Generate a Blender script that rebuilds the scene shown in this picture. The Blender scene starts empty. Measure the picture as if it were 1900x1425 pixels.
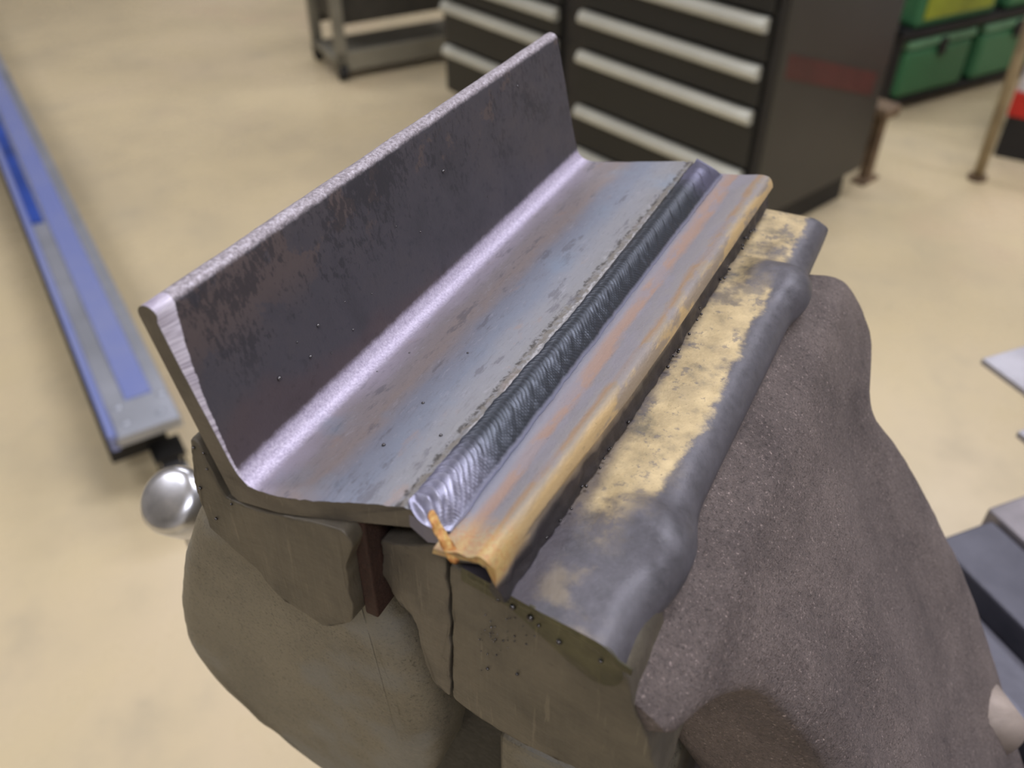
import bpy, bmesh, math, random
from mathutils import Vector, Matrix, noise as mnoise
random.seed(7)
S = bpy.context.scene
COL = S.collection
# ------------------------------------------------------------------ camera
Z0 = 1.10                       # height of the vise top above the floor
F = 1620.0; PITCH = math.radians(39.0); H = 0.165
cp, sp = math.cos(PITCH), math.sin(PITCH)
CAM = Vector((0, 0, Z0 + H))
cam = bpy.data.cameras.new('camera'); co = bpy.data.objects.new('camera', cam); COL.objects.link(co)
co.location = CAM; co.rotation_euler = (math.radians(90) - PITCH, 0, 0)
cam.sensor_width = 36.0; cam.lens = F / 1900 * 36.0
cam.clip_start = 0.02; cam.clip_end = 60
cam.dof.use_dof = True; cam.dof.focus_distance = 0.275
cam.dof.aperture_fstop = (cam.lens / 1000) / 0.0030
S.camera = co
# ------------------------------------------------------------------ light
w = bpy.data.worlds.new('world'); S.world = w; w.use_nodes = True
w.node_tree.nodes['Background'].inputs[0].default_value = (0.8, 0.87, 1, 1)
w.node_tree.nodes['Background'].inputs[1].default_value = 0.05
S.view_settings.view_transform = 'Standard'; S.view_settings.look = 'None'
S.view_settings.gamma = 1.0; S.view_settings.exposure = 0.0; S.view_settings.use_curve_mapping = False
LAMPS = [(-2.6, 0.9), (1.2, 1.2), (-1.2, 4.2), (2.6, 4.2), (0.2, -1.8), (4.3, 0.6)]
LAMP_W = 60.0
CEIL = 3.9
for i, (lx, ly) in enumerate(LAMPS):
    L = bpy.data.lights.new('ceiling_lamp_light', 'AREA'); L.shape = 'RECTANGLE'
    L.size = 1.9; L.size_y = 0.42; L.energy = LAMP_W; L.color = (0.90, 0.90, 1.0)
    o = bpy.data.objects.new('ceiling_lamp_light', L); COL.objects.link(o)
    o.location = (lx, ly, CEIL - 0.09)

# ------------------------------------------------------------------ geometry helpers
def ray(u, v):
    r = (u - 950) / F; up = (712.5 - v) / F
    return Vector((r, cp + up * sp, -sp + up * cp))
def on_z(u, v, z):                                   # pixel -> point on the level z (world)
    d = ray(u, v); return CAM + d * ((z - CAM.z) / d.z)
def on_plane(u, v, p0, n):
    d = ray(u, v); return CAM + d * ((p0 - CAM).dot(n) / d.dot(n))
N0 = on_z(455, 897, Z0); N1 = on_z(1080, 292, Z0)
AX = (N1 - N0).normalized(); BX = Vector((AX.y, -AX.x, 0)); KZ = Vector((0, 0, 1))
ROT = math.atan2(AX.y, AX.x)
def loc(p): q = p - N0; return (q.dot(AX) * 1000, q.dot(BX) * 1000, q.z * 1000)     # vise frame, mm
def wld(a, b, z): return N0 + (AX * a + BX * b + KZ * z) / 1000
def on_a(u, v, A): return loc(on_plane(u, v, N0 + AX * A / 1000, AX))
def V(a, b, z): return (a / 1000, -b / 1000, z / 1000)           # mm in the vise frame -> mesh coordinates
def sm(x, e0, e1):
    t = max(0.0, min(1.0, (x - e0) / (e1 - e0))); return t * t * (3 - 2 * t)
def nz(x, y, z=0.0): return mnoise.noise(Vector((x, y, z)))

def mesh(name, verts, faces, m, parent=None, smooth=True, uvs=None):
    me = bpy.data.meshes.new(name); me.from_pydata(verts, [], faces); me.update()
    bm = bmesh.new(); bm.from_mesh(me); bmesh.ops.recalc_face_normals(bm, faces=bm.faces); bm.to_mesh(me); bm.free()
    if smooth:
        for p in me.polygons: p.use_smooth = True
    o = bpy.data.objects.new(name, me); COL.objects.link(o); me.materials.append(m)
    if parent: o.parent = parent
    return o
def from_bm(name, bm, m, parent=None, smooth=False):
    me = bpy.data.meshes.new(name); bm.to_mesh(me); bm.free()
    if smooth:
        for p in me.polygons: p.use_smooth = True
    o = bpy.data.objects.new(name, me); COL.objects.link(o); me.materials.append(m)
    if parent: o.parent = parent
    return o
def loft(name, secs, m, parent=None, closed=True, caps=True, smooth=True):
    n = len(secs[0]); vs = [p for s in secs for p in s]; fs = []
    for i in range(len(secs) - 1):
        for j in range(n if closed else n - 1):
            k = (j + 1) % n; fs.append((i * n + j, i * n + k, (i + 1) * n + k, (i + 1) * n + j))
    if caps and closed:
        fs.append(tuple(range(n))[::-1]); fs.append(tuple((len(secs) - 1) * n + j for j in range(n)))
    return mesh(name, vs, fs, m, parent, smooth)
def auto_smooth(o, deg=35):
    bm = bmesh.new(); bm.from_mesh(o.data)
    for e in bm.edges:
        if len(e.link_faces) == 2 and e.calc_face_angle(0) > math.radians(deg): e.smooth = False
    bm.to_mesh(o.data); bm.free()
def resample(poly, n, closed=True):
    pts = list(poly) + ([poly[0]] if closed else []); d = [0]
    for p, q in zip(pts, pts[1:]): d.append(d[-1] + math.dist(p, q))
    out = []; k = 0
    for i in range(n):
        t = d[-1] * i / (n if closed else n - 1)
        while k < len(d) - 2 and d[k + 1] < t: k += 1
        f = (t - d[k]) / max(1e-9, d[k + 1] - d[k]); out.append(tuple(x + (y - x) * f for x, y in zip(pts[k], pts[k + 1])))
    return out
def smoothpoly(poly, it=1, w=0.5):
    for _ in range(it):
        n = len(poly)
        poly = [tuple((1 - w) * poly[i][c] + w * 0.5 * (poly[i - 1][c] + poly[(i + 1) % n][c]) for c in range(2)) for i in range(n)]
    return poly
def inset(poly, d):
    n = len(poly); area = sum(poly[i][0] * poly[(i + 1) % n][1] - poly[(i + 1) % n][0] * poly[i][1] for i in range(n))
    s = 1 if area > 0 else -1; out = []
    for i in range(n):
        x0, y0 = poly[i - 1]; x1, y1 = poly[(i + 1) % n]; dx, dy = x1 - x0, y1 - y0; l = math.hypot(dx, dy) or 1
        out.append((poly[i][0] - s * dy / l * d, poly[i][1] + s * dx / l * d))
    return out
def prism(name, poly, a0, a1, r, m, parent, n=90, sm_it=2, rough=0.0, stations=10, edge=35):
    """Casting: an outline in the (b, z) plane pushed from a0 to a1 with rounded end edges of radius r."""
    P = smoothpoly(resample(poly, n), sm_it); secs = []
    st = [(a0 + r * (1 - math.sin(t)), r * (1 - math.cos(t))) for t in [0 + math.pi / 2 * (i / 5) for i in range(6)]]
    st = [(a0 + r * (1 - math.cos(t)), r * (1 - math.sin(t))) for t in [math.pi / 2 * i / 5 for i in range(6)]]
    st += [(a0 + r + (a1 - a0 - 2 * r) * i / stations, 0) for i in range(1, stations)]
    st += [(a1 - r * (1 - math.cos(t)), r * (1 - math.sin(t))) for t in [math.pi / 2 * i / 5 for i in range(5, -1, -1)]]
    for a, d in st:
        q = inset(P, d) if d else P
        secs.append([V(a + rough * (nz(b * .11, z * .11, 3) + .35 * nz(b * .6, z * .6, 4)), b + .3 * rough * nz(a * .5, z * .7, 8) + rough * nz(a * .1, z * .13, 1), z + rough * nz(a * .1, b * .13, 2)) for b, z in q])
    o = loft(name, secs, m, parent); auto_smooth(o, edge); return o
def bx(bm, c, s, rz=0.0, bev=0.0, seg=2, rot=None):
    M = Matrix.Translation(c) @ (rot if rot else Matrix.Rotation(rz, 4, 'Z')) @ Matrix.Diagonal((s[0], s[1], s[2], 1))
    r = bmesh.ops.create_cube(bm, size=1.0, matrix=M)
    if bev: bmesh.ops.bevel(bm, geom=list({e for v in r['verts'] for e in v.link_edges}), offset=bev, segments=seg, affect='EDGES', profile=.5)
def cyl(bm, p, q, r, seg=20, r2=None, caps=True):
    p, q = Vector(p), Vector(q); d = q - p
    M = Matrix.Translation((p + q) / 2) @ d.to_track_quat('Z', 'Y').to_matrix().to_4x4()
    bmesh.ops.create_cone(bm, cap_ends=caps, segments=seg, radius1=r, radius2=r if r2 is None else r2, depth=d.length, matrix=M)
def empty(name, p, rz=0.0, label=None, cat=None, group=None):
    o = bpy.data.objects.new(name, None); COL.objects.link(o); o.location = p; o.rotation_euler = (0, 0, rz); o.empty_display_size = .05
    tag(o, label, cat, group); return o
def tag(o, label=None, cat=None, group=None, kind=None):
    if label: o['label'] = label
    if cat: o['category'] = cat
    if group: o['group'] = group
    if kind: o['kind'] = kind
    return o

# ------------------------------------------------------------------ material helpers
def lin(c):
    return tuple((x / 255 / 12.92) if x / 255 <= .04045 else ((x / 255 + .055) / 1.055) ** 2.4 for x in c[:3]) + (1,)
class G:
    def __init__(s, name, mm=True):
        s.m = bpy.data.materials.new(name); s.m.use_nodes = True; s.t = s.m.node_tree; s.n = s.t.nodes; s.l = s.t.links
        s.p = s.n['Principled BSDF']
        tc = s.n.new('ShaderNodeTexCoord')
        v = s.n.new('ShaderNodeVectorMath'); v.operation = 'MULTIPLY'; s.l.new(tc.outputs['Object'], v.inputs[0])
        v.inputs[1].default_value = (1000, -1000, 1000) if mm else (1, 1, 1); s.co = v.outputs[0]
        x = s.n.new('ShaderNodeSeparateXYZ'); s.l.new(s.co, x.inputs[0]); s.a, s.b, s.z = x.outputs
    def _in(s, sock, v):
        if hasattr(v, 'is_output') or isinstance(v, bpy.types.NodeSocket): s.l.new(v, sock)
        else: sock.default_value = v
    def ma(s, op, x, y=0.0, z=0.0, clamp=False):
        n = s.n.new('ShaderNodeMath'); n.operation = op; n.use_clamp = clamp
        for i, v in enumerate((x, y, z)): s._in(n.inputs[i], v)
        return n.outputs[0]
    def add(s, x, y): return s.ma('ADD', x, y)
    def sub(s, x, y): return s.ma('SUBTRACT', x, y)
    def mul(s, x, y): return s.ma('MULTIPLY', x, y)
    def step(s, x, e0, e1):
        n = s.n.new('ShaderNodeMapRange'); n.interpolation_type = 'SMOOTHSTEP'; s._in(n.inputs[0], x); n.inputs[1].default_value = e0; n.inputs[2].default_value = e1
        return n.outputs[0]
    def band(s, x, c, hw, soft): return s.mul(s.step(x, c - hw - soft, c - hw + soft * .2), s.sub(1.0, s.step(x, c + hw - soft * .2, c + hw + soft)))
    def vec(s, sc):
        n = s.n.new('ShaderNodeVectorMath'); n.operation = 'MULTIPLY'; s.l.new(s.co, n.inputs[0]); n.inputs[1].default_value = sc; return n.outputs[0]
    def noise(s, scale, detail=4, rough=.55, v=None, dist=0.0, off=0.0):
        n = s.n.new('ShaderNodeTexNoise'); n.noise_dimensions = '4D'; n.inputs['W'].default_value = off
        s.l.new(v if v else s.co, n.inputs['Vector']); n.inputs['Scale'].default_value = scale; n.inputs['Detail'].default_value = detail
        n.inputs['Roughness'].default_value = rough; n.inputs['Distortion'].default_value = dist; return n.outputs['Fac']
    def vor(s, scale, v=None, feat='F1'):
        n = s.n.new('ShaderNodeTexVoronoi'); n.feature = feat; s.l.new(v if v else s.co, n.inputs['Vector']); n.inputs['Scale'].default_value = scale; return n.outputs['Distance']
    def ramp(s, f, stops, ip='LINEAR'):
        n = s.n.new('ShaderNodeValToRGB'); s._in(n.inputs[0], f); r = n.color_ramp; r.interpolation = ip
        while len(r.elements) < len(stops): r.elements.new(.5)
        for e, (p, c) in zip(r.elements, stops): e.position = p; e.color = lin(c) if len(c) == 3 else c
        return n.outputs[0]
    def mix(s, f, x, y, bt='MIX'):
        n = s.n.new('ShaderNodeMix'); n.data_type = 'RGBA'; n.blend_type = bt; s._in(n.inputs[0], f)
        for k, v in ((6, x), (7, y)):
            if isinstance(v, tuple): n.inputs[k].default_value = lin(v) if len(v) == 3 else v
            else: s.l.new(v, n.inputs[k])
        return n.outputs[2]
    def bump(s, h, strength, dist):
        n = s.n.new('ShaderNodeBump'); s._in(n.inputs['Strength'], strength); n.inputs['Distance'].default_value = dist; s.l.new(h, n.inputs['Height'])
        if s.p.inputs['Normal'].is_linked: s.l.new(s.p.inputs['Normal'].links[0].from_socket, n.inputs['Normal'])
        s.l.new(n.outputs[0], s.p.inputs['Normal'])
    def out(s, col, rough=.6, metal=0.0, spec=.5):
        if isinstance(col, tuple): s.p.inputs['Base Color'].default_value = lin(col)
        else: s.l.new(col, s.p.inputs['Base Color'])
        s._in(s.p.inputs['Roughness'], rough); s._in(s.p.inputs['Metallic'], metal); s.p.inputs['Specular IOR Level'].default_value = spec
        return s.m
def plain(name, c, rough=.5, metal=0.0, var=.12, scale=6.0, c2=None, spec=.5):
    g = G(name, mm=False); c2 = c2 or tuple(int(x * (1 - var * 2.2)) for x in c)
    f = g.noise(scale, 5, .6)
    g.bump(g.noise(scale * 8, 3), .12, .002)
    return g.out(g.ramp(f, [(.3, c2), (.62, c)]), rough, metal, spec)

# ------------------------------------------------------------------ materials
def m_floor():
    g = G('floor_concrete', mm=False)
    n1 = g.noise(.9, 5, .6, dist=.4); n2 = g.noise(3.2, 6, .62, off=3.0); n3 = g.noise(14, 4, .6, off=8.0)
    c = g.ramp(n1, [(.28, (184, 170, 140)), (.5, (206, 190, 154)), (.72, (214, 196, 164))])
    c = g.mix(g.mul(g.step(n2, .50, .72), .45), c, (166, 156, 134))
    c = g.mix(g.mul(g.step(n2, .52, .36), .25), c, (220, 202, 160))
    c = g.mix(g.mul(g.step(g.noise(1.7, 3, off=21.), .58, .72), .3), c, (202, 176, 150))
    c = g.mix(g.mul(g.step(n3, .6, .75), .2), c, (150, 142, 124))
    return g.out(c, g.ramp(n2, [(.3, (110,) * 3), (.7, (175,) * 3)]), 0, .35)
def m_upright():
    g = G('angle_mill_scale')
    # distance up the standing leg and speckled mill scale
    n = g.noise(.045, 7, .62, dist=.5); n2 = g.noise(.35, 6, .7, off=2.); n3 = g.noise(1.6, 3, .6, off=5.)
    st = g.noise(.75, 6, .7, v=g.vec((1.0, 1.0, .4)), off=11.)
    zz = g.z
    c = g.ramp(n, [(.3, (66, 64, 70)), (.5, (76, 73, 80)), (.7, (82, 77, 81))])
    c = g.mix(g.mul(g.step(n2, .55, .66), .5), c, (58, 57, 64))
    # reddish bare patches high up near the close end, dark flaking scale next to them
    up = g.step(zz, 26, 40)
    patch = g.mul(g.step(g.add(g.noise(.06, 6, .65, off=31.), g.mul(g.step(g.a, 110, 10), .16)), .60, .64), up)
    c = g.mix(g.mul(patch, .7), c, (98, 85, 82))
    fl = g.mul(g.step(g.add(st, g.mul(g.noise(.06, 3, off=41.), .8)), .93, 1.0), g.step(zz, 12, 30))
    c = g.mix(g.mul(fl, .65), c, (48, 47, 53))
    c = g.mix(g.mul(g.step(g.sub(g.mul(g.noise(.03, 4, off=9.), 30.), g.add(g.mul(g.a, .12), zz)), -4, 4), .2), c, (104, 72, 62))
    c = g.mix(g.mul(g.step(n3, .68, .76), .55), c, (118, 116, 126))
    # rounded toe: rubbed bright
    leg = g.sub(g.mul(zz, .968), g.mul(g.b, .25))
    toe = g.step(g.add(leg, g.mul(g.sub(n2, .5), 2.0)), 50.6, 52.0)
    c = g.mix(toe, c, g.ramp(g.noise(.9, 5, .75, off=3.), [(.3, (92, 86, 90)), (.5, (158, 150, 156)), (.68, (205, 200, 210))]))
    # lower flange: blue, lavender and rosy heat bands that run with the weld
    fb = g.add(g.b, g.mul(g.sub(g.noise(.09, 5, .6, v=g.vec((.35, 1, 1)), off=7.), .5), 16.0))
    fc = g.ramp(g.ma('DIVIDE', fb, 56.0), [(.05, (160, 152, 166)), (.18, (140, 133, 136)), (.30, (144, 133, 131)), (.42, (128, 131, 144)), (.55, (130, 136, 150)), (.68, (142, 143, 149)), (.85, (138, 137, 137)), (1.0, (132, 129, 129))])
    fc = g.mix(g.mul(g.step(g.noise(.16, 6, .7, v=g.vec((.3, 1, 1)), off=17.), .57, .63), .55), fc, (98, 96, 104))
    fc = g.mix(g.mul(g.step(g.noise(.12, 5, .6, v=g.vec((.4, 1, 1)), off=27.), .60, .70), .4), fc, (158, 134, 122))
    fc = g.mix(g.mul(g.step(g.noise(.05, 3, .5, off=37.), .54, .70), .5), fc, (132, 146, 164))
    fc = g.mix(g.mul(g.step(n3, .66, .74), .35), fc, (200, 200, 210))
    fc = g.mix(g.mul(g.step(g.noise(.9, 5, .7, v=g.vec((.22, 1, 1)), off=61.), .52, .66), .3), fc, (104, 101, 106))
    fc = g.mix(g.mul(g.step(g.noise(.7, 5, .7, v=g.vec((.3, 1, 1)), off=71.), .56, .7), .3), fc, (176, 174, 184))
    # torn edge line beside the bead
    bk = g.step(g.noise(.28, 5, .7, off=81.), .40, .56); bk2 = g.step(g.noise(.5, 4, .7, off=91.), .42, .58)
    el = g.add(g.b, g.mul(g.sub(g.noise(.25, 5, .7, off=4.), .5), 4.0)); el = g.sub(el, g.mul(g.a, .018))
    fc = g.mix(g.mul(g.mul(g.band(el, 44.6, 1.0, .9), .75), bk), fc, (116, 109, 97))
    fc = g.mix(g.mul(g.mul(g.band(el, 43.1, .35, .7), .85), bk2), fc, (62, 58, 54))
    fc = g.mix(g.mul(g.mul(g.band(el, 46.0, .3, .6), .65), bk2), fc, (196, 194, 196))
    flm = g.step(g.sub(g.b, g.mul(zz, .75)), -1.5, 1.0)
    c = g.mix(flm, c, fc)
    # rubbed fillet in the corner, its lavender highlight painted into the colour
    dx = g.sub(g.b, -1.0); dz = g.add(zz, .8)
    fil = g.ma('SQRT', g.add(g.mul(dx, dx), g.mul(dz, dz)))
    fm = g.step(g.add(fil, g.mul(g.sub(n2, .5), 2.2)), 5.4, 2.6)
    c = g.mix(g.mul(fm, .9), c, g.ramp(g.noise(1.2, 4, .7, off=6.), [(.3, (160, 150, 176)), (.7, (220, 212, 232))]))
    # close end: sawn face stays dull, its inner arris is ground bright
    cut = g.mul(g.step(g.a, .25, .05), g.step(g.b, 12, -4))
    cw = g.add(.9, g.mul(g.ma('POWER', g.ma('DIVIDE', g.ma('MAXIMUM', zz, 0.0), 50.0), 2.6), 5.5))
    ch = g.mul(g.step(g.sub(g.a, g.add(cw, g.mul(g.sub(n2, .5), 1.5))), .2, -.2), g.step(g.sub(leg, 0), 1, 3))
    rid = g.noise(.8, 4, .6, v=g.vec((.1, .1, 1.6)), off=14.)
    c = g.mix(g.mul(ch, g.step(g.b, 1.5, -1)), c, g.ramp(rid, [(.3, (160, 150, 168)), (.6, (232, 226, 240))]))
    c = g.mix(cut, c, (104, 100, 88))
    g.bump(n2, .25, .0004); g.bump(n3, .25, .00025); g.bump(g.noise(.2, 5, .6, off=2.2), .2, .0008)
    ro = g.add(.36, g.mul(n2, .28))
    return g.out(c, ro, .25, .5)
def attr(g, name):
    n = g.n.new('ShaderNodeAttribute'); n.attribute_name = name; return n.outputs['Fac']
def m_weld():
    g = G('weld_bead')
    r = attr(g, 'rip'); n = g.noise(.5, 5, .65); n2 = g.noise(2.2, 3, .6, off=4.)
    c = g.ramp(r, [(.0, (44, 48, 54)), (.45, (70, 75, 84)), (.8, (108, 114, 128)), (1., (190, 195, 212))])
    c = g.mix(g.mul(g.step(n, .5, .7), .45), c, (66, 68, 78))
    near = g.step(g.add(g.a, g.mul(g.sub(n, .5), 12.)), 40, 14)
    c = g.mix(g.mul(near, .55), c, g.ramp(r, [(.2, (150, 148, 172)), (.9, (216, 214, 234))]))
    far = g.step(g.add(g.a, g.mul(g.sub(n, .5), 16.)), 196, 214)
    c = g.mix(g.mul(far, .6), c, (120, 118, 146))
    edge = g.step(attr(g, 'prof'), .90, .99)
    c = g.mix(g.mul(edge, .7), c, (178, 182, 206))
    g.bump(n2, .15, .0003)
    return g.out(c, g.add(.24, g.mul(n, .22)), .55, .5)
def m_strip():
    g = G('heat_tinted_strip')
    n = g.noise(.14, 6, .62, v=g.vec((.25, 1, 1)), off=1.); n2 = g.noise(.8, 5, .7, off=3.)
    p = g.add(attr(g, 'prof'), g.mul(g.sub(n, .5), .18))
    c = g.ramp(p, [(.02, (128, 132, 148)), (.13, (140, 138, 146)), (.19, (156, 134, 124)), (.25, (158, 132, 118)), (.29, (134, 130, 134)), (.40, (142, 137, 137)),
                   (.44, (152, 126, 100)), (.49, (146, 136, 122)), (.56, (200, 172, 124)), (.70, (196, 170, 128)), (.76, (140, 126, 110)), (.82, (62, 56, 58)), (1., (54, 50, 52))])
    c = g.mix(g.mul(g.step(g.noise(.11, 5, .6, v=g.vec((.4, 1, 1)), off=21.), .50, .58), .65), c, g.ramp(attr(g, 'prof'), [(.3, (140, 136, 144)), (.7, (128, 122, 118)), (.85, (50, 47, 48))]))
    tip = g.mul(g.step(g.add(g.a, g.mul(g.sub(n2, .5), 14.)), 18, 4), g.step(p, .8, .7))
    c = g.mix(g.mul(tip, .6), c, g.ramp(n2, [(.35, (200, 140, 74)), (.6, (214, 186, 112))]))
    c = g.mix(g.mul(g.step(n2, .62, .7), .3), c, (70, 62, 58))
    g.bump(n2, .35, .0006); g.bump(g.noise(.25, 5, .65, v=g.vec((.4, 1, 1)), off=9.), .4, .0012)
    return g.out(c, .5, .2, .45)
def m_cap():
    g = G('jaw_cap_sooted')
    n = g.noise(.05, 6, .62, dist=.6); n2 = g.noise(.22, 6, .68, off=2.); n3 = g.noise(1.3, 4, .6, off=6.)
    bb = g.add(g.b, g.add(g.mul(g.sub(n, .5), 10.), g.mul(g.sub(n2, .5), 7.)))
    steel = g.ramp(n2, [(.3, (80, 79, 84)), (.7, (104, 102, 109))])
    soot = g.ramp(g.noise(.09, 6, .65, off=12.), [(.32, (136, 127, 107)), (.47, (190, 171, 132)), (.64, (216, 195, 150))])
    edge = g.sub(99.0, g.mul(g.step(g.a, 78, 30), 4.0))
    m = g.mul(g.step(g.sub(bb, edge), 1.4, -1.8), g.step(g.add(g.a, g.mul(g.sub(n, .5), 26.)), 26, 48))
    # the sooty film does not reach the raised lugs
    for ca, hw in ((41., 8.), (177., 8.)):
        lug = g.mul(g.band(g.add(g.a, g.mul(g.sub(n2, .5), 6.)), ca, hw, 5.), g.step(g.add(g.b, g.mul(g.sub(n2, .5), 5.)), 88, 94))
        m = g.mul(m, g.sub(1.0, g.mul(lug, .9)))
    m = g.mul(m, g.sub(1.0, g.mul(g.step(n2, .54, .62), .6)))
    m = g.mul(m, g.sub(1.0, g.mul(g.step(g.noise(.045, 5, .6, off=52.), .52, .62), .7)))
    c = g.mix(m, steel, soot)
    film = g.mul(g.step(g.noise(.07, 5, .6, off=33.), .5, .66), g.step(g.b, 104, 92))
    c = g.mix(g.mul(film, .35), c, (176, 160, 128))
    c = g.mix(g.mul(g.step(g.sub(g.b, g.add(80.5, g.mul(g.sub(n, .5), 5.))), 3.5, -2.), .8), c, (74, 68, 74))
    c = g.mix(g.mul(g.step(n3, .64, .70), .55), c, (60, 56, 52))
    g.bump(n2, .25, .0008); g.bump(n3, .2, .0003)
    return g.out(c, g.add(.3, g.mul(n2, .3)), .3, .5)
def m_cast(name, lo, hi, spark, scale=1.0, bump=.6, rough=.62, tint=None):
    g = G(name)
    n = g.noise(.03 * scale, 6, .6, dist=.4); n2 = g.noise(.42 * scale, 5, .72, off=2.); n3 = g.noise(1.1 * scale, 4, .7, off=7.)
    c = g.ramp(g.add(g.mul(n, .6), g.mul(n2, .4)), [(.36, lo), (.62, hi)])
    c = g.mix(g.mul(g.step(n3, .54, .64), .55), c, tuple(int(x * .5) for x in lo))
    c = g.mix(g.mul(g.step(n3, .42, .30), spark), c, tuple(min(255, int(x * 1.5)) for x in hi))
    if tint: c = g.mix(g.mul(g.step(g.noise(.022, 4, off=44.), .5, .62), .6), c, tint)
    g.bump(n2, bump, .0022); g.bump(n3, bump * .9, .0012); g.bump(n, .2, .004)
    return g.out(c, g.add(rough - .26, g.mul(n2, .4)), .2, .6)
def m_machined(name, lo, hi):
    g = G(name)
    n = g.noise(.05, 6, .6, dist=.5); n2 = g.noise(.5, 5, .7, v=g.vec((1, .35, 1)), off=2.); sc = g.noise(.35, 4, .6, v=g.vec((1, 1.6, .12)), off=4.)
    c = g.ramp(n, [(.32, lo), (.64, hi)])
    c = g.mix(g.mul(g.step(sc, .6, .68), .4), c, tuple(min(255, int(x * 1.3)) for x in hi))
    c = g.mix(g.mul(g.step(n2, .62, .72), .5), c, tuple(int(x * .45) for x in lo))
    g.bump(sc, .35, .0008); g.bump(n2, .4, .0006)
    return g.out(c, g.add(.38, g.mul(n2, .25)), .2, .5)

MF = m_floor(); MU = m_upright(); MW = m_weld(); MS = m_strip(); MC = m_cap()
MBODY = m_cast('rough_cast_iron', (100, 90, 88), (144, 131, 126), .9, bump=1.0)
MLOW = m_cast('worn_olive_casting', (98, 93, 81), (128, 121, 104), .15, scale=.8, bump=.25, rough=.55, tint=(122, 122, 118))
MJAW = m_machined('machined_jaw_steel', (80, 75, 65), (104, 97, 83))
MPLATE = m_machined('jaw_insert_steel', (82, 77, 69), (106, 99, 87))
MRUST = m_cast('rusty_jaw_face', (46, 28, 21), (66, 40, 30), .1, bump=.4, rough=.8)
MDARK = m_cast('dark_oily_iron', (11, 10, 9), (20, 18, 15), .1, bump=.4)
MGREEN = m_machined('burnt_greenish_edge', (44, 42, 31), (92, 88, 60))
MORANGE = (lambda g: g.out(g.ramp(g.noise(.5, 4), [(.32, (96, 70, 60)), (.45, (196, 132, 70)), (.64, (216, 184, 112))]), .5, .15))(G('orange_burnt_tip'))
MBEAD = plain('spatter_steel', (110, 108, 110), .15, .95)
MCHROME = (lambda g: g.out(g.ramp(g.noise(.1, 3), [(.3, (196, 198, 204)), (.7, (226, 226, 230))]), .3, 1.0))(G('chrome'))

# ------------------------------------------------------------------ the room
def slab(name, c, s, m): 
    bm = bmesh.new(); bx(bm, Vector(c), s); return tag(from_bm(name, bm, m), kind='structure')
MWALL = plain('painted_wall', (206, 204, 200), .8, var=.03, scale=.8)
MCEIL = plain('ceiling_paint', (214, 214, 214), .85, var=.03, scale=.6)
slab('floor', (0, 2.5, -.05), (13.2, 13.2, .1), MF)
slab('ceiling', (0, 2.5, CEIL + .05), (13.2, 13.2, .1), MCEIL)
slab('wall_left', (-6.55, 2.5, CEIL / 2), (.1, 13.0, CEIL), MWALL); slab('wall_right', (6.55, 2.5, CEIL / 2), (.1, 13.0, CEIL), MWALL)
slab('wall_back', (0, 9.05, CEIL / 2), (13.2, .1, CEIL), MWALL); slab('wall_front', (0, -4.05, CEIL / 2), (13.2, .1, CEIL), MWALL)
MHOUS = plain('lamp_housing', (225, 225, 225), .5)
for i, (lx, ly) in enumerate(LAMPS):
    bm = bmesh.new(); bx(bm, Vector((lx, ly, CEIL - .04)), (2.0, .5, .08), bev=.01)
    o = from_bm('ceiling_light', bm, MHOUS); tag(o, 'long white ceiling light fixture above the workshop floor', 'ceiling light', 'ceiling lights over the workshop')

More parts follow.
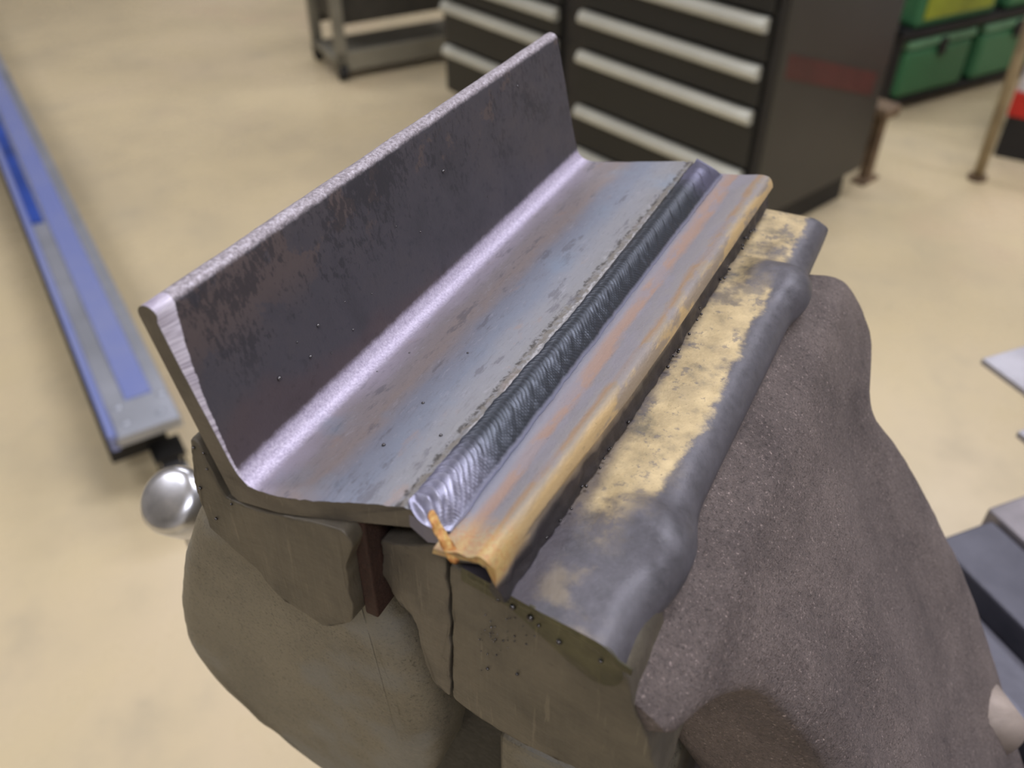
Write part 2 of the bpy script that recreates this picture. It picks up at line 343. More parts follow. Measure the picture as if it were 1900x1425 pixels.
# ------------------------------------------------------------------ welded angle iron
LEN = 225.0
coup = empty('welded_angle_iron', N0, ROT, 'dark steel angle with a rippled weld bead, clamped on top of the vise', 'angle iron')
tu, th = math.radians(14.5), math.radians(10.0)
U = (-math.sin(tu), math.cos(tu)); W = (math.cos(th), math.sin(th)); I = (-1.3, -2.0); T = 6.3; TL = 55.0; WL = 51.0
NU = (-math.cos(tu), -math.sin(tu)); NW = (math.sin(th), -math.cos(th))
def at(o, d, t, n=None, k=0.0): return (o[0] + d[0] * t + (n[0] * k if n else 0), o[1] + d[1] * t + (n[1] * k if n else 0))
def angle_profile(a):
    P = []
    cw = lambda z: 0.9 + 5.5 * (max(z, 0) / 50) ** 2.6
    heel = (I[0] + NU[0] * T + W[0] * -1.2, I[1] + NW[1] * T + .6)
    P.append(at(I, U, -4.0, NU, T))
    for t in (4, 14, 24, 34, 44, 50): P.append(at(I, U, t, NU, T))
    tk = 0.12 * nz(a * .25, 9) + .25 * nz(a * .05, 4)
    for i in range(9):                                   # rounded toe
        f = math.pi * i / 8; P.append(at(I, U, TL - 2.6 + math.sin(f) * (2.8 + tk), NU, T / 2 + math.cos(f) * T / 2))
    for i in range(16):
        t = 50.5 - 42.0 * i / 15; p = at(I, U, t)
        c = cw(p[1]); d = .9 * max(0, 1 - a / c) * sm(p[1], 0, 40) + .25 * max(0, 1 - a / c)
        d += .10 * nz(a * .12, t * .2, 5)
        P.append((p[0] + NU[0] * d, p[1] + NU[1] * d))
    # fillet
    half = (math.pi / 2 - th + tu) / 2; r = 7.5; tl = r / math.tan(half)
    p0, p2 = at(I, U, tl), at(I, W, tl)
    for i in range(1, 10):
        f = i / 10; q = [(1 - f) ** 2 * p0[k] + 2 * f * (1 - f) * I[k] + f * f * p2[k] for k in (0, 1)]; P.append(tuple(q))
    for i in range(34):
        t = tl + (WL - tl) * i / 33; p = at(I, W, t)
        d = .10 * nz(a * .1, t * .15, 8) + .45 * nz(a * .35, t * .9, 2) * sm(t, 43, 45.5)
        d += -.5 * math.exp(-((t - 45.0 - .018 * a + 1.6 * nz(a * .09, 1)) / .5) ** 2)
        P.append((p[0], p[1] + d))
    P.append(at(I, W, WL + .2, NW, 3.0)); P.append(at(I, W, WL - 1.0, NW, T))
    for t in (40, 30, 20, 10, 3): P.append(at(I, W, t, NW, T))
    P.append(at(I, W, -4.0, NW, T * .98))
    return P
sts = [0, .3, .7, 1.2, 1.8, 2.5, 3.3, 4.2, 5.2, 6.2, 7.4, 9] + [9 + (LEN - 9) * i / 108 for i in range(1, 109)]
secs = []
for a in sts:
    fade = max(0, 1 - a / 30.0); s = []
    for b, z in angle_profile(a):
        aa = a + fade * (7.0 * sm(b, 8, 50) + .5 * nz(b * .5, z * .5, 7) * (b > -2))
        if a == sts[-1]: aa += .4 * nz(b * .2, z * .2) + 3.0 * sm(b, 10, 50) + 1.5 * sm(z, 10, 50)
        s.append(V(aa, b, z))
    secs.append(s)
ang = loft('angle_bar', secs, MU, coup); auto_smooth(ang, 45); ang.data.materials.append(MPLATE); ang.data.polygons[len(ang.data.polygons) - 2].material_index = 1; ang['label'] = 'dark mill-scale angle with rubbed corner and a highlight painted along it'

def put_attr(o, name, vals):
    at_ = o.data.attributes.new(name, 'FLOAT', 'POINT'); at_.data.foreach_set('value', vals)
# weld bead
secs = []; prof = []; rip = []
NA, NB = 900, 26
bead_a0, bead_a1 = 5.0, LEN + 2
ph = 0.0; phase = []
for i in range(NA + 1):
    a = bead_a0 + (bead_a1 - bead_a0) * i / NA
    pitch = 1.7 + .5 * nz(a * .12, 3.3) + 1.5 * sm(a, 45, 8)
    ph += (bead_a1 - bead_a0) / NA / pitch; phase.append(ph)
def phat(a):
    t = (a - bead_a0) / (bead_a1 - bead_a0) * NA; i = max(0, min(NA - 1, int(math.floor(t)))); f = t - i
    return phase[i] + (phase[i + 1] - phase[i]) * f
for i in range(NA + 1):
    a = bead_a0 + (bead_a1 - bead_a0) * i / NA; s = []
    bl = 46.3 + 3.9 * sm(a, 0, 130) + .5 * nz(a * .11, 7) + .35 * nz(a * .4, 2)
    br = 58.2 + .016 * a + .45 * nz(a * .10, 17) + .3 * nz(a * .35, 22)
    zl = 8.2 + .1 * (bl - 48); zr = 3.4
    endf = sm(a, bead_a0, bead_a0 + 9) * (1 - .5 * sm(a, bead_a1 - 9, bead_a1))
    for j in range(NB + 1):
        v = -1 + 2 * j / NB; b = bl + (br - bl) * (v + 1) / 2
        q = phat(a + 5.6 * (v + .5) ** 2 * (1.0 if v > -.5 else 1.2) + .5 * nz(a * .3, v * 2)) ; fr = q - math.floor(q)
        saw = fr ** 1.6 if fr < .86 else (1 - fr) / .14 * .786
        big = (q / 5.3 + .3 * nz(q * .2, 5)); bf = big - math.floor(big)
        env = (1 - v * v) ** .5 if abs(v) < 1 else 0
        amp = (.24 + .12 * nz(a * .2, v, 6)) * env * (1 + 0.5 * sm(a, 45, 12)) * sm(a, LEN + 2, LEN - 22)
        h = (1 - v * v) * 2.5 * (.55 + .45 * endf) - 1.6 * (1 - endf) * (1 - v * v) + amp * (saw - .4) + .22 * (bf - .5) * env
        z = zl + (zr - zl) * (v + 1) / 2 + h
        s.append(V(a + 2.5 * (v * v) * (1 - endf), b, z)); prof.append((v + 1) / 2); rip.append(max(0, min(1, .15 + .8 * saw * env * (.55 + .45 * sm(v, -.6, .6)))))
    for b, z in ((br + .3, 0.5), (br - 3, -1.0), ((bl + br) / 2, -2.0), (bl + 1, 1.5)):
        s.append(V(a + .8, b, z)); prof.append(.5); rip.append(.2)
    secs.append(s)
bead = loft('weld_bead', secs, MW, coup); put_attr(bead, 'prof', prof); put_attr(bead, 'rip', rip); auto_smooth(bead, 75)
bead['label'] = 'rippled blue-grey weld bead'
# second member: curved plate lapped over the jaw, tinted tan and orange
SH = [(0, 0), (40, 2.4), (78, 5.2), (112, 6.6), (200, 8.6), (235, 9.6)]
def shift(a):
    if a <= 0: return 0.0
    for (x0, y0), (x1, y1) in zip(SH, SH[1:]):
        if a <= x1: return y0 + (y1 - y0) * (a - x0) / (x1 - x0)
    return SH[-1][1]
BASE = [(56.8, 2.6), (58.6, 2.9), (60.2, 3.2), (62, 3.5), (64, 4.0), (66, 4.9), (68, 5.9), (69.5, 6.3), (71, 6.0), (72.2, 4.9), (73, 3.2), (73.6, .8), (74.1, -2.2), (74.7, -5.0), (75.6, -7.4)]
TOPP = resample(BASE, 44, closed=False)
secs = []; prof = []
for i in range(151):
    a = 1.5 + (LEN + 6 - 1.5) * i / 150; s = []; sf = shift(a)
    for j, (b, z) in enumerate(TOPP):
        u = j / 43; k = sm(b, 59, 72)
        d = .25 * nz(a * .13, u * 6, 3) + .9 * nz(a * .16, u * 3, 9) * sm(u, .6, .85) + .4 * nz(a * .5, u * 9, 4) * sm(u, .65, .9)
        e = 2.2 * sm(b, 72, 57) if a < 2 else 0
        s.append(V(a + (1.5 * nz(u * 7, 2.) if i == 0 else 0), b + sf * k * (.72 if b > 73.5 else 1) + d * sm(u, .55, .9), z + d * .4 - .5 * sm(a, 120, 225) * (b > 60)))
        prof.append(u)
    for j, (b, z) in reversed(list(enumerate(TOPP))[::3]):
        s.append(V(a + .4, b - 2.6 * sm(z, 6, -3) + sf * sm(b, 59, 72) * .72, max(z - 3.2 * sm(z, -9, 2), -7.4))); prof.append(.95)
    secs.append(s)
strip = loft('lapped_plate', secs, MS, coup); put_attr(strip, 'prof', prof); auto_smooth(strip, 60)
strip['label'] = 'tan and orange heat-tinted plate beside the bead'
# burnt curl at the close end of the bead
secs = []
for i in range(15):
    f = i / 14; b = 54.6 + 7.4 * f ** 1.1 + .5 * nz(f * 4, 3); z = 9.8 - 7.4 * f ** 1.15 + .5 * nz(f * 5, 1); a = 5.0 - 3.2 * f; r = 1.0 + 1.3 * f + .5 * nz(f * 6, 8)
    secs.append([V(a + 1.2 * math.cos(t), b + r * .8 * math.sin(t), z + r * .7 * math.cos(t + .6)) for t in [2 * math.pi * k / 10 for k in range(10)]])
o = loft('burnt_curl', secs, MORANGE, coup); o['label'] = 'orange burnt curl at the end of the bead'
# spatter beads sticking to the steel
def beads(name, pts, parent, m=MBEAD):
    bm = bmesh.new()
    for p, r in pts: bmesh.ops.create_icosphere(bm, subdivisions=2, radius=r / 1000, matrix=Matrix.Translation(V(*p)))
    return tag(from_bm(name, bm, m, parent, True), kind='stuff')
pts = []
for u, v, r in [(590, 604, .62), (655, 612, .45), (576, 662, .6), (518, 702, .75), (551, 635, .35), (822, 318, .7), (735, 420, .35), (615, 655, .3), (640, 560, .3), (690, 545, .3), (780, 430, .35), (905, 365, .35), (960, 160, .4)]:
    n = AX * 0 + BX * math.cos(tu) + KZ * math.sin(tu); p = loc(on_plane(u, v, N0 + (BX * I[0] + KZ * I[1]) / 1000, n)); pts.append((p, r))
for u, v, r in [(712, 826, .6), (785, 748, .5), (640, 700, .4), (818, 808, .55), (868, 655, .4), (700, 690, .35), (760, 655, .35)]:
    n = -BX * math.sin(th) + KZ * math.cos(th); pts.append((loc(on_plane(u, v, N0 + (BX * I[0] + KZ * I[1]) / 1000, n)), r))
beads('spatter_beads', pts, coup)

# ------------------------------------------------------------------ bench vise
BZ = 0.775                                            # bench top
VOFF = (110.0, 150.0, (BZ - Z0) * 1000)
vise = empty('bench_vise', wld(*VOFF), ROT, 'large cast iron bench vise with worn jaws holding the welded angle', 'vise')
def vp(o): o.location = -Vector(V(*VOFF)); o.parent = vise; return o
SHR = 0.125
def on_face(u, v): q = loc(on_plane(u, v, wld(5, 74, 0), (AX + BX * SHR).normalized())); return (q[1], q[2])
def face_a(b): return 5 - SHR * (b - 74)
def shear(o):
    for v in o.data.vertices: v.co.x += (-SHR * (-v.co.y * 1000 - 74)) / 1000
    return o
# front jaw (left)
pl = [on_a(*p, 0)[1:] for p in [(352, 812), (366, 822), (394, 875), (419, 925), (470, 946), (590, 972), (640, 988), (654, 1012), (640, 1052), (656, 1155), (640, 1160), (600, 1162), (520, 1110), (440, 1022), (388, 978), (360, 900)]]
vp(prism('front_jaw_block', pl, 0.0, 218, .6, MJAW, None, n=140, sm_it=1, rough=.8, stations=40, edge=40))
pl = [on_a(*p, 16)[1:] for p in [(420, 930), (345, 950), (318, 1030), (312, 1120), (328, 1195), (382, 1265), (466, 1345), (590, 1440), (700, 1500), (790, 1470), (803, 1400), (792, 1331), (776, 1258), (736, 1184), (718, 1130), (695, 1092), (640, 1080), (560, 1010)]]
o = vp(prism('front_jaw_casting', pl, 16, 205, 12, MLOW, None, n=120, sm_it=5, rough=.5, stations=20, edge=60))
o['label'] = 'smooth worn olive-grey front jaw casting'
bm = bmesh.new(); bx(bm, Vector(V(111, 31.2, -24)), (.212, .0044, .040), bev=.0006)
vp(from_bm('front_jaw_face', bm, MRUST))['label'] = 'rust-brown inner face of the front jaw'
# rear jaw (right): insert, block, cap
pl = [on_face(*p) for p in [(705, 1003), (760, 1012), (806, 1012), (826, 1034), (834, 1172), (834, 1294), (806, 1266), (784, 1221), (773, 1166), (766, 1140), (724, 1100), (710, 1066)]]
vp(shear(prism('rear_jaw_insert', pl, 5.0, 224, .6, MPLATE, None, n=120, sm_it=1, rough=.9, stations=30, edge=40)))
pl = [on_face(*p) for p in [(832, 1042), (880, 1066), (930, 1098), (1050, 1172), (1150, 1238), (1166, 1262), (1168, 1300), (1206, 1396), (1226, 1470), (1100, 1440), (1000, 1398), (919, 1355), (838, 1296), (838, 1172)]]
pl = [(b, min(z, -9.6)) for b, z in pl]
vp(shear(prism('rear_jaw_block', pl, 5.2, 30, .8, MJAW, None, n=150, sm_it=1, rough=.6, stations=20, edge=40)))
secs = []
def lug(a, b):
    h = 0
    for ca, wd, hh in ((40.0, 8.5, 3.8), (177.0, 9.5, 3.6)):
        t = (a - ca + .18 * (b - 100)) / wd
        h += hh * math.exp(-abs(t) ** 2.6) * sm(b, 83, 97)
    return h
NC = 140
for i in range(NC + 1):
    a = 0.0 + 238.0 * i / NC; s = []
    e = 107.2 + 3.6 * math.exp(-abs((a - 38) / 16) ** 3) + 3.0 * math.exp(-abs((a - 181) / 13) ** 3) + 1.5 * sm(a, 60, 160) - 1.0 * sm(a, 192, 200)
    top = -7.6 - 2.4 * sm(a, 187, 193); R = 8.6
    if i == 0: R = 8.0
    P = []
    for j in range(30):
        b = 61 + (e - R - 61) * j / 29; P.append((b, top + lug(a, b) - .5 * math.sin(math.pi * j / 29) + .25 * nz(a * .06, b * .08) + .12 * nz(a * .2, b * .2, 3)))
    for j in range(1, 13):
        t = math.pi * 1.0 * j / 12
        ll = lug(a, e) * max(0, math.cos(t * .5))
        P.append((e - R + (R + .25 * lug(a, e)) * math.sin(t), top - R + R * math.cos(t) + ll + .2 * nz(a * .08, t)))
    P.append((e - R - 6, top - 2 * R + 2)); P.append((75, -13.0)); P.append((61, -13.0))
    for b, z in P:
        aa = a if a > 30 else face_a(b) + (a / 30.0) * (30 - face_a(b))
        if i == NC: aa -= .0
        fr = max(0, 1 - (238 - a) / 7.0); zc = -14.5
        z2 = z + (zc - z) * (1 - math.sqrt(max(0, 1 - fr * fr))) * .6
        s.append(V(aa, b, z2))
    secs.append(s)
o = vp(loft('rear_jaw_cap', secs, MC)); auto_smooth(o, 60); o.data.materials.append(MGREEN); o.data.polygons[len(o.data.polygons) - 2].material_index = 1; o['label'] = 'sooty yellow and grey jaw top with rolled edge and two lugs'
# burnt seam under the near edge of the cap
secs = []
for i in range(60):
    f = i / 59; b = 63 + 46 * f; z = -8.8 - 1.2 * math.sin(f * 9) * .3 - 2.5 * sm(f, .75, 1); r = 1.3 + .5 * nz(f * 11, 2) + 1.6 * math.exp(-((f - .86) / .06) ** 2)
    secs.append([V(face_a(b) + .3 - .5 * math.cos(t) - .3 * nz(f * 20, 5), b, z - .9 + r * math.sin(t) + .3 * nz(f * 30, t)) for t in [2 * math.pi * k / 12 for k in range(12)]])
vp(loft('burnt_seam', secs, MGREEN))['label'] = 'blackened greenish seam below the jaw top'
# rear body: flared under the jaw, necked below, sloping down
ROWS = [(-14, 8, 200), (-6, 4, 208), (2, 0, 214), (8, -2, 222), (14, -2, 226), (18, 6, 228), (24, 18, 230), (32, 28, 231), (40, 36, 229), (45, 39, 224), (49, 41, 210), (53, 42, 198), (60, 43, 194), (80, 46, 202), (111, 48, 209), (153, 46, 214), (185, 42, 212), (216, 36, 204), (245, 30, 190), (275, 26, 180)]
def row(s):
    for (s0, n0, f0), (s1, n1, f1) in zip(ROWS, ROWS[1:]):
        if s <= s1: t = (s - s0) / (s1 - s0); return n0 + (n1 - n0) * t, f0 + (f1 - f0) * t
    return ROWS[-1][1:]
SL = math.atan(1.5); sd = (math.cos(SL), -math.sin(SL)); sn = (math.sin(SL), math.cos(SL))
secs = []
NS = 96; NK = 72
for i in range(NS + 1):
    s_ = -14 + 289 * i / NS; r0 = row(s_ - 3); r1 = row(s_); r2 = row(s_ + 3)
    an = (r0[0] + 2 * r1[0] + r2[0]) / 4; af = (r0[1] + 2 * r1[1] + r2[1]) / 4; c = (an + af) / 2; hw = (af - an) / 2
    ctr = (110 + sd[0] * s_, -20 + sd[1] * s_); Tk = 34 + 26 * sm(s_, 20, 90); sec = []
    for k in range(NK):
        t = 2 * math.pi * k / NK; ex = .34
        x = math.copysign(abs(math.cos(t)) ** ex, math.cos(t)); y = math.copysign(abs(math.sin(t)) ** (.55 if math.sin(t) > 0 else .4), math.sin(t))
        a = c + hw * x; n = (y * 6 if y > 0 else Tk * y)
        # long soft rib and valleys down the slope
        if y > 0:
            n += y * (4.5 * math.exp(-((a - 120 + .25 * s_) / 16) ** 2) * sm(s_, 8, 40) + 3.5 * math.exp(-((a - 60) / 14) ** 2) * sm(s_, 30, 80) - 4 * math.exp(-((a - 165) / 22) ** 2) * sm(s_, 20, 60) * (1 - sm(s_, 150, 220)))
            n += .7 * nz(a * .05, s_ * .05, 2) + .25 * nz(a * .22, s_ * .22, 5)
        n -= 12 * sm(s_, 16, -8)
        bb = ctr[0] + sn[0] * n
        if bb < 125: a = max(a, face_a(bb) + 1.2)
        sec.append(V(a, bb, ctr[1] + sn[1] * n))
    secs.append(sec)
o = vp(loft('rear_jaw_body', secs, MBODY)); auto_smooth(o, 70); o['label'] = 'rough mauve-brown cast iron rear body'
# slide, housing, screw, base
_, hb, hz = on_a(922, 1362, 34)
def vbox(name, a0, a1, b0, b1, z0, z1, m, bev=.003):
    bm = bmesh.new(); bx(bm, Vector(V((a0 + a1) / 2, (b0 + b1) / 2, (z0 + z1) / 2)), ((a1 - a0) / 1000, (b1 - b0) / 1000, (z1 - z0) / 1000), bev=bev, seg=3)
    return vp(from_bm(name, bm, m))
vbox('slide_bar', 42, 180, -20, 112, -250, -82, MDARK)
vbox('body_housing', 34, 190, hb, 118, -290, hz, MLOW, .004)
bm = bmesh.new(); cyl(bm, V(115, 150, VOFF[2]), V(115, 150, VOFF[2] + 45), .11, 48, .095)
vp(from_bm('swivel_base', bm, MBODY))
bm = bmesh.new(); cyl(bm, V(112, -150, -200), V(112, -15, -170), .019, 32); cyl(bm, V(112, -160, -202), V(112, -118, -193), .027, 32)
vp(from_bm('screw_head', bm, MCHROME, None, False))
kp = Vector(loc(CAM + ray(318, 918) * .40))
bm = bmesh.new(); cyl(bm, V(kp.x + 5, kp.y, kp.z), V(kp.x + 62, kp.y + 6, kp.z - 62), .0085, 24)
hd = vp(from_bm('handle', bm, MCHROME)); hd['label'] = 'chrome handle bar'
pr = [(0, 0), (7, .1), (10, .8), (11.8, 2.2), (12.6, 4.5), (12.6, 15), (11.5, 19), (9, 21), (0, 21)]
secs = [[(-1.3 * x / 1000, 1.3 * r * math.cos(t) / 1000, 1.3 * r * math.sin(t) / 1000) for t in [2 * math.pi * k / 40 for k in range(40)]] for r, x in [(max(r, .01), -x) for r, x in pr]]
kn = loft('handle_knob', secs, MCHROME, hd); auto_smooth(kn, 50)
kn.location = V(kp.x - 4, kp.y, kp.z + 2); kn.rotation_euler = (0, math.radians(54), math.radians(-4))
# lug disc low on the right of the body
q = Vector(loc(on_z(1846, 1356, .90)))
bm = bmesh.new(); cyl(bm, V(q.x + 18, q.y - 10, q.z - 6), V(q.x - 3, q.y + 2, q.z), .0135, 36); bmesh.ops.bevel(bm, geom=[e for e in bm.edges if len(e.link_faces) == 2 and e.calc_face_angle(0) > 1], offset=.0015, segments=2, affect='EDGES')
cyl(bm, V(q.x + 10, q.y - 4, q.z - 30), V(180, 215, q.z - 60), .016, 24)
vp(from_bm('clamp_lug', bm, plain('pale_worn_iron', (176, 162, 152), .6, .1, scale=30), None, True))
# spatter and crumbs of slag on the near faces of the rear jaw
pts = []
for _ in range(60):
    u, v = random.gauss(900, 38), random.gauss(1165, 42); b, z = on_face(u, v)
    if b > 66 and z < -11: pts.append(((face_a(b) - .1, b, z), random.uniform(.14, .34)))
for u, v, r in [(985, 1145, 1.0), (952, 1125, .9), (1038, 1190, .8), (1115, 1225, .6), (925, 1112, .6), (1000, 1160, .5), (960, 1250, .5), (905, 1240, .5)]:
    b, z = on_face(u, v); pts.append(((face_a(b) - .2, b, z), r))
for _ in range(40):
    a = random.uniform(10, 210); pts.append(((a, 75.5 + shift(a) * .72 + random.uniform(-.8, 1.2), -7.2 + random.uniform(0, 1.5)), random.uniform(.25, .6)))
for u, v, r in [(360, 830, .5), (372, 905, .6), (385, 870, .4), (402, 962, .5), (430, 935, .4), (378, 840, .35)]:
    p = on_a(u, v, 0); pts.append(((-.2, p[1], p[2]), r))
vp(beads('slag_crumbs', pts, None))

# ------------------------------------------------------------------ workbench and side table on the right
e1 = Vector((.927, .374, 0)).normalized(); e2 = Vector((e1.y, -e1.x, 0)); EROT = math.atan2(e1.y, e1.x)
MBT = plain('bench_steel', (92, 92, 102), .42, .35, var=.16, scale=18, c2=(70, 70, 80)); MBD = plain('bench_black_steel', (40, 39, 40), .6, .2)
MPL = plain('plate_steel', (146, 140, 144), .45, .35, var=.12, scale=14)
BC = on_z(1755, 985, .80) - e1 * .235
bench = empty('workbench', (BC.x, BC.y, 0), EROT, 'dark steel workbench that carries the vise, with blue-grey plates on top', 'workbench')
def lbox(name, x0, x1, y0, y1, z0, z1, m, parent, bev=.002):
    bm = bmesh.new(); bx(bm, Vector(((x0 + x1) / 2, (y0 + y1) / 2, (z0 + z1) / 2)), (x1 - x0, y1 - y0, z1 - z0), bev=bev); return from_bm(name, bm, m, parent)
BL, BD = 1.5, .85
lbox('bench_top', 0, BL, -BD, 0, BZ - .05, BZ, MBD, bench)
for x in (.04, BL - .08):
    for y in (-.08, -BD + .04): lbox('leg', x, x + .05, y, y + .05, 0, BZ - .05, MBD, bench)
lbox('apron', .04, BL - .04, -.05, -.03, BZ - .13, BZ - .05, MBD, bench)
# plates lying on the bench, a dark gap between them
def bl(u, v, z):
    d = on_z(u, v, z) - Vector((BC.x, BC.y, z)); return d.dot(e1), -d.dot(e2)
g0 = bl(1790, 1050, .80)[0]; g1 = bl(1805, 1095, .80)[0]; s1 = bl(1842, 958, .80)[0]
def plate(name, x0, x1, y0, y1, z1, m, label):
    o = lbox(name, x0, x1, y0, y1, BZ, z1, m, None); o.location = (BC.x, BC.y, 0); o.rotation_euler = (0, 0, EROT)
    return tag(o, label, 'steel plate')
plate('steel_plate', g0 - .002, s1 - .003, -.62, -.004, .80, MBT, 'blue-grey steel plate on the bench, beside the dark gap')
plate('steel_plate', s1, 1.2, -.62, .004, .803, MPL, 'paler steel plate with a bright speck at the far bench corner')
gx = bl(1900, 1320, .80)[0]
o = None
bm = bmesh.new(); y0, y1 = -.62, bl(1800, 1095, .80)[1] + .01
xa, xb = gx - .010, g0 - .018
bx(bm, Vector(((xa + xb) / 2, (y0 + y1) / 2, BZ + .0125)), (xb - xa, y1 - y0, .025), bev=.009, seg=4)
o = from_bm('steel_bar', bm, MBT); o.location = (BC.x, BC.y, 0); o.rotation_euler = (0, 0, EROT); tag(o, 'round-edged grey steel bar on the bench between the vise and the gap', 'steel bar')
# slatted side table
TZ = .80
tp = on_z(1822, 665, TZ)
tab = empty('slatted_table', (tp.x, tp.y, 0), EROT, 'grey steel slatted table whose slat ends reach over the floor', 'table')
q2 = on_z(1888, 800, TZ) - Vector((tp.x, tp.y, TZ)); x2, y2 = q2.dot(e1), -q2.dot(e2)
MSL = plain('slat_steel', (168, 166, 172), .4, .4, var=.08, scale=20)
lbox('slat', 0, 1.1, -.06, 0, TZ - .006, TZ, MSL, tab, .0008)
lbox('slat', x2, 1.1, y2 - .05, y2, TZ - .006, TZ, MSL, tab, .0008)
for x in (.55, 1.0):
    lbox('frame_rail', x, x + .04, y2 - .05, .0, TZ - .046, TZ - .006, MBD, tab)
    for y in (y2 - .05, -.04): lbox('leg', x, x + .04, y, y + .04, 0, TZ - .046, MBD, tab)

# ------------------------------------------------------------------ blue wheeled beam on the floor, left
BT = .18
pR, pL = on_z(335, 768, BT), on_z(212, 806, BT); far = on_z(0, 100, BT); d1 = (far - pR).normalized()
brot = math.atan2(d1.y, d1.x); wd = abs((on_z(128, 620, BT) - pR).dot(Vector((-d1.y, d1.x, 0))))
beam = empty('wheeled_beam', (pR.x, pR.y, 0), brot, 'long blue and silver beam on caster wheels standing on the floor', 'floor beam')
MBLUE = plain('blue_paint', (130, 142, 198), .22, .25, var=.05, scale=3, c2=(146, 154, 196)); MDB = plain('deep_blue_paint', (40, 74, 160), .4)
MSIL = plain('brushed_silver', (176, 180, 190), .3, .55, var=.06, scale=5); MRUB = plain('black_rubber', (34, 33, 33), .7)
BLn = 3.6
lbox('beam_body', 0, BLn, 0, wd, BT - .03, BT - .006, MSIL, beam, .003)
lbox('shadow_underframe', .06, BLn, .03, wd + .012, BT - .11, BT - .03, MBD, beam, .003)  # dark frame, widened past the rail to stand in for the floor shadow
lbox('blue_panel', .10, BLn - .02, wd * .22, wd * .62, BT - .007, BT, MBLUE, beam, .002)
lbox('edge_rail', 0, BLn, wd - .012, wd + .004, BT - .034, BT + .003, MBLUE, beam, .002)
lbox('dark_panel', .95, 1.9, wd * .68, wd * .90, BT - .006, BT + .001, MDB, beam, .001)
lbox('end_plate', -.006, .10, .002, wd - .013, BT - .012, BT - .002, MSIL, beam, .002)
for x, y in ((.03, .03), (.03, wd - .035), (.085, .015), (.085, wd * .75)):
    bm = bmesh.new(); bmesh.ops.create_uvsphere(bm, u_segments=14, v_segments=8, radius=.009, matrix=Matrix.Translation((x, y, BT - .002)) @ Matrix.Diagonal((1, 1, .5, 1))); from_bm('rivet', bm, MSIL, beam, True)
for x in (.02, 1.8, 3.4):
    bm = bmesh.new(); cyl(bm, (x - .02, .025, .048), (x - .02, .06, .048), .048, 28); wh = from_bm('caster_wheel', bm, MRUB, beam)
    bm = bmesh.new(); cyl(bm, (x - .02, .018, .048), (x - .02, .067, .048), .016, 20); from_bm('hub', bm, MSIL, wh)
    bm = bmesh.new(); bx(bm, Vector((x - .01, .018, .075)), (.03, .004, .06)); bx(bm, Vector((x - .01, .067, .075)), (.03, .004, .06)); bx(bm, Vector((x - .01, .042, .102)), (.06, .06, .006)); from_bm('caster_fork', bm, MDARK, wh)

# ------------------------------------------------------------------ tool chest
C0 = on_z(1375, 480, 0); fd = Vector((-.653, .757, 0)).normalized(); crot = math.atan2(-fd.y, -fd.x)   # local x runs to the right along the front
chest = empty('tool_chest', C0, crot, 'wide black tool chest with long silver drawer pulls', 'tool chest')
MBLK = plain('black_enamel', (50, 48, 46), .42, 0, var=.08, scale=2); MBLK2 = plain('drawer_black', (40, 40, 38), .38, 0, var=.06, scale=2)
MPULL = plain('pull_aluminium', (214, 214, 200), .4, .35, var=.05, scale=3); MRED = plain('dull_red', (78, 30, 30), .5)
CW, CD, CH = 1.345, .56, 1.08
lbox('cabinet_body', -CW, 0, 0, CD, .10, CH, MBLK, chest, .006)
lbox('plinth', -CW + .03, -.03, .03, CD - .03, .0, .10, MBD, chest)
def drawers(x0, x1, zs):
    for zt, zb in zip(zs, zs[1:]):
        dr = lbox('drawer', x0, x1, -.018, .0, zb + .012, zt, MBLK2, chest, .003)
        bm = bmesh.new()
        pr = [(-.018, zt - .030), (-.036, zt - .030), (-.042, zt - .024), (-.042, zt - .012), (-.030, zt + .004), (-.018, zt + .004)]
        vs = [(x, y, z) for x in (x0 + .004, x1 - .004) for y, z in pr]; n = 6
        fs = [(j, (j + 1) % n, n + (j + 1) % n, n + j) for j in range(n)] + [tuple(range(n))[::-1], tuple(range(n, 2 * n))]
        mesh('drawer_pull', vs, fs, MPULL, dr, smooth=False)
drawers(-.655, -.028, [.96, .85, .74, .640, .527, .415, .252, .106 + .01, .112 - .10 + .1])
drawers(-1.31, -.745, [.96, .80, .66, .508, .417, .272, .112])
mesh('side_reflection', [(x, y, z) for x in (0.0, .003) for y, z in ((.03, .50), (.50, .34), (.50, .405), (.03, .56))], [(0, 1, 2, 3), (4, 5, 6, 7), (0, 1, 5, 4), (1, 2, 6, 5), (2, 3, 7, 6), (3, 0, 4, 7)], MRED, chest, smooth=False)  # thin slanted red plate standing in for a reflection in the side panel
lbox('side_trim', .0, .004, .0, .035, .10, CH, MBLK2, chest, .001)
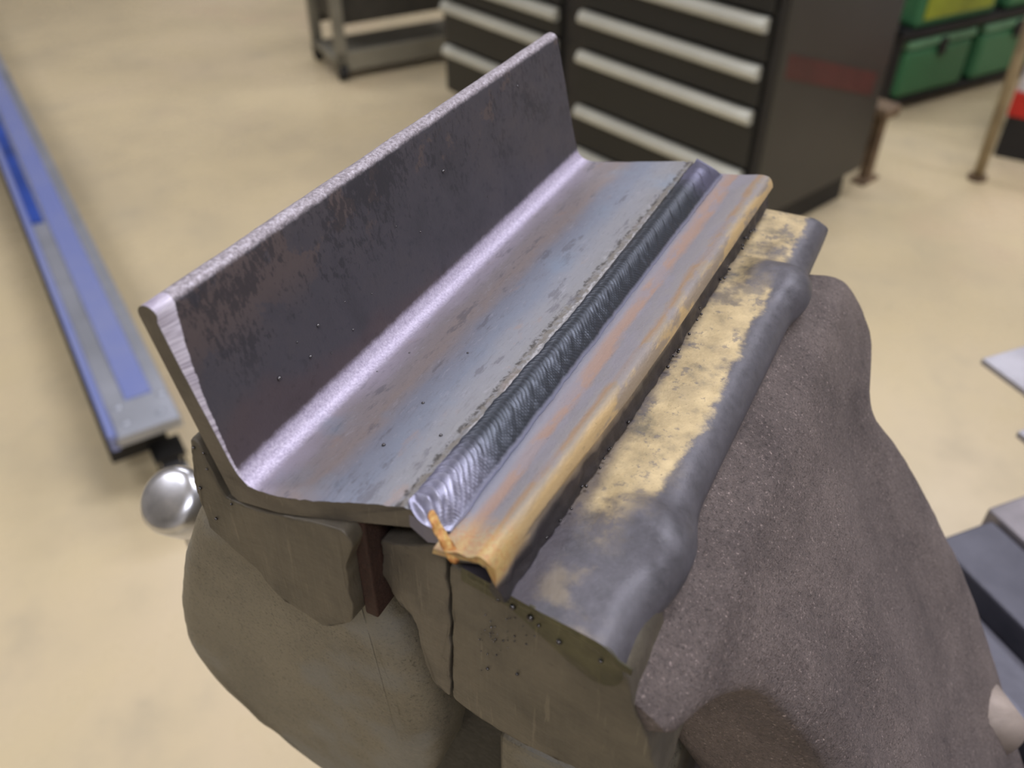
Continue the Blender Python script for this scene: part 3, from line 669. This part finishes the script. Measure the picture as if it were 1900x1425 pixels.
# ------------------------------------------------------------------ rolling cart left of the chest
cl = on_z(645, 150, 0); cdir = (on_z(815, 118, 0) - cl); cdir.z = 0; cdir.normalize(); krot = math.atan2(cdir.y, cdir.x)
cart = empty('rolling_cart', cl, krot, 'grey rolling cart with low shelf beside the tool chest', 'cart')
MCG = plain('cart_grey', (150, 146, 130), .5, .2, var=.1, scale=4); MCD = plain('cart_dark', (72, 68, 60), .6)
lbox('low_shelf', -.03, .62, .02, .30, .06, .08, MCG, cart)
lbox('shelf_lip', -.03, .62, .0, .02, .035, .11, MCG, cart)
lbox('upper_box', .0, .60, .04, .29, .20, .82, MCD, cart, .01)
lbox('back_panel', -.02, .60, .30, .32, .15, .85, MCD, cart)
for x, y in ((-.03, .0), (.59, .0), (-.03, .29), (.59, .29)):
    lbox('leg', x, x + .042, y, y + .03, .06, .85, MCG, cart)
    bm = bmesh.new(); cyl(bm, (x + .005, y + .015, .03), (x + .035, y + .015, .03), .03, 24); wh = from_bm('caster_wheel', bm, MRUB, cart)
    bm = bmesh.new(); bx(bm, Vector((x + .02, y + .015, .055)), (.04, .04, .012)); from_bm('caster_plate', bm, MDARK, wh)
# ------------------------------------------------------------------ green cases, top right
gp = on_z(1648, 212, .0); gq = on_z(1850, 158, .0); gdir = (gq - gp); gdir.normalize(); grot = math.atan2(gdir.y, gdir.x)
MGR = plain('green_plastic', (62, 118, 78), .45, 0, var=.06, scale=4); MGR2 = plain('green_rim', (110, 158, 120), .45); MYG = plain('lime_panel', (150, 160, 44), .45)
pal = empty('low_rack', gp, grot, 'low black two-level rack holding the green cases', 'rack')
lbox('shelf', -.05, 1.28, .0, .5, .03, .05, MBD, pal); lbox('shelf', -.05, 1.28, -.01, .5, .272, .30, MBD, pal)
for x in (-.05, 1.25):
    for y in (.0, .47): lbox('post', x, x + .03, y, y + .03, 0, .30, MBD, pal)
def case(x0, x1, z0, z1, label, panel=None):
    c = empty('green_case', gp + gdir * x0 + KZ * z0, grot, label, 'case', 'green cases on the black rack')
    wv, hv = x1 - x0, z1 - z0
    lbox('shell', 0, wv, 0, .42, 0, hv - .035, MGR, c, .02)
    lbox('lid', -.003, wv + .003, -.004, .424, hv - .035, hv, MGR2, c, .012)
    lbox('latch', wv * .45, wv * .55, -.012, -.001, hv - .07, hv - .01, MBD, c, .002)
    if panel: lbox('front_panel', wv * .08, wv * .92, -.006, .0, .03, hv - .07, panel, c, .002)
case(.01, .37, .05, .262, 'plain green case on the low shelf, next to the black tool chest')
case(.42, .80, .05, .262, 'plain green case on the low shelf, in the middle of its row')
case(.84, 1.22, .05, .262, 'plain green case on the low shelf, at the end by the red and white box')
case(.01, .44, .30, .60, 'green case with a lime yellow front on the upper shelf', MYG)
case(.50, .95, .30, .60, 'all green case on the upper shelf beside the lime-fronted one')
# ------------------------------------------------------------------ stands and red box, far right
MRST = plain('rusty_tube', (128, 108, 84), .6, .1, var=.15, scale=12, c2=(86, 68, 52)); MTAN = plain('tan_tube', (176, 160, 130), .5, .1, var=.1, scale=8)
sp_ = on_z(1606, 340, 0)
st = empty('rusty_stand', sp_, math.radians(40), 'low rusty steel stand by the rear corner of the tool chest', 'stand')
lbox('top_rail', -.02, .06, -.02, .30, .215, .25, MRST, st, .008)
for x, y in ((0, 0), (0, .24)): lbox('leg', x, x + .032, y, y + .032, 0, .215, MRST, st, .002)
lbox('foot_rail', -.03, .06, -.01, .04, .0, .012, MRST, st); lbox('foot_rail', -.03, .06, .23, .28, .0, .012, MRST, st); lbox('cross_rail', .008, .024, .03, .24, .09, .12, MTAN, st)
pp = on_z(1812, 332, 0)
ps = empty('tube_stand', pp, math.radians(35), 'tan steel tube stand with upright post in front of the red and white box', 'stand')
bm = bmesh.new(); cyl(bm, (0, 0, .01), (-.03, .0, 1.0), .017, 20); from_bm('post', bm, MTAN, ps, True)
bm = bmesh.new(); cyl(bm, (0, 0, 0), (0, 0, .012), .03, 24); from_bm('base_plate', bm, MRST, ps)
bm = bmesh.new(); cyl(bm, (-.03, 0, 1.0), (.06, 0, 1.0), .012, 16); from_bm('top_bar', bm, MTAN, ps, True)
rp = on_z(1850, 268, .04)
rb = empty('red_white_box', (rp.x, rp.y, 0), math.radians(-32), 'white box with a bright red lower band at the far right', 'box')
MWH = plain('white_card', (222, 220, 222), .6, var=.03); MRD = plain('bright_red', (206, 44, 34), .5, var=.05)
lbox('base_board', 0, .5, 0, .4, 0, .14, MBD, rb); lbox('red_band', -.004, .504, -.004, .404, .14, .22, MRD, rb, .004); lbox('carton', 0, .5, 0, .4, .22, .55, MWH, rb, .006)
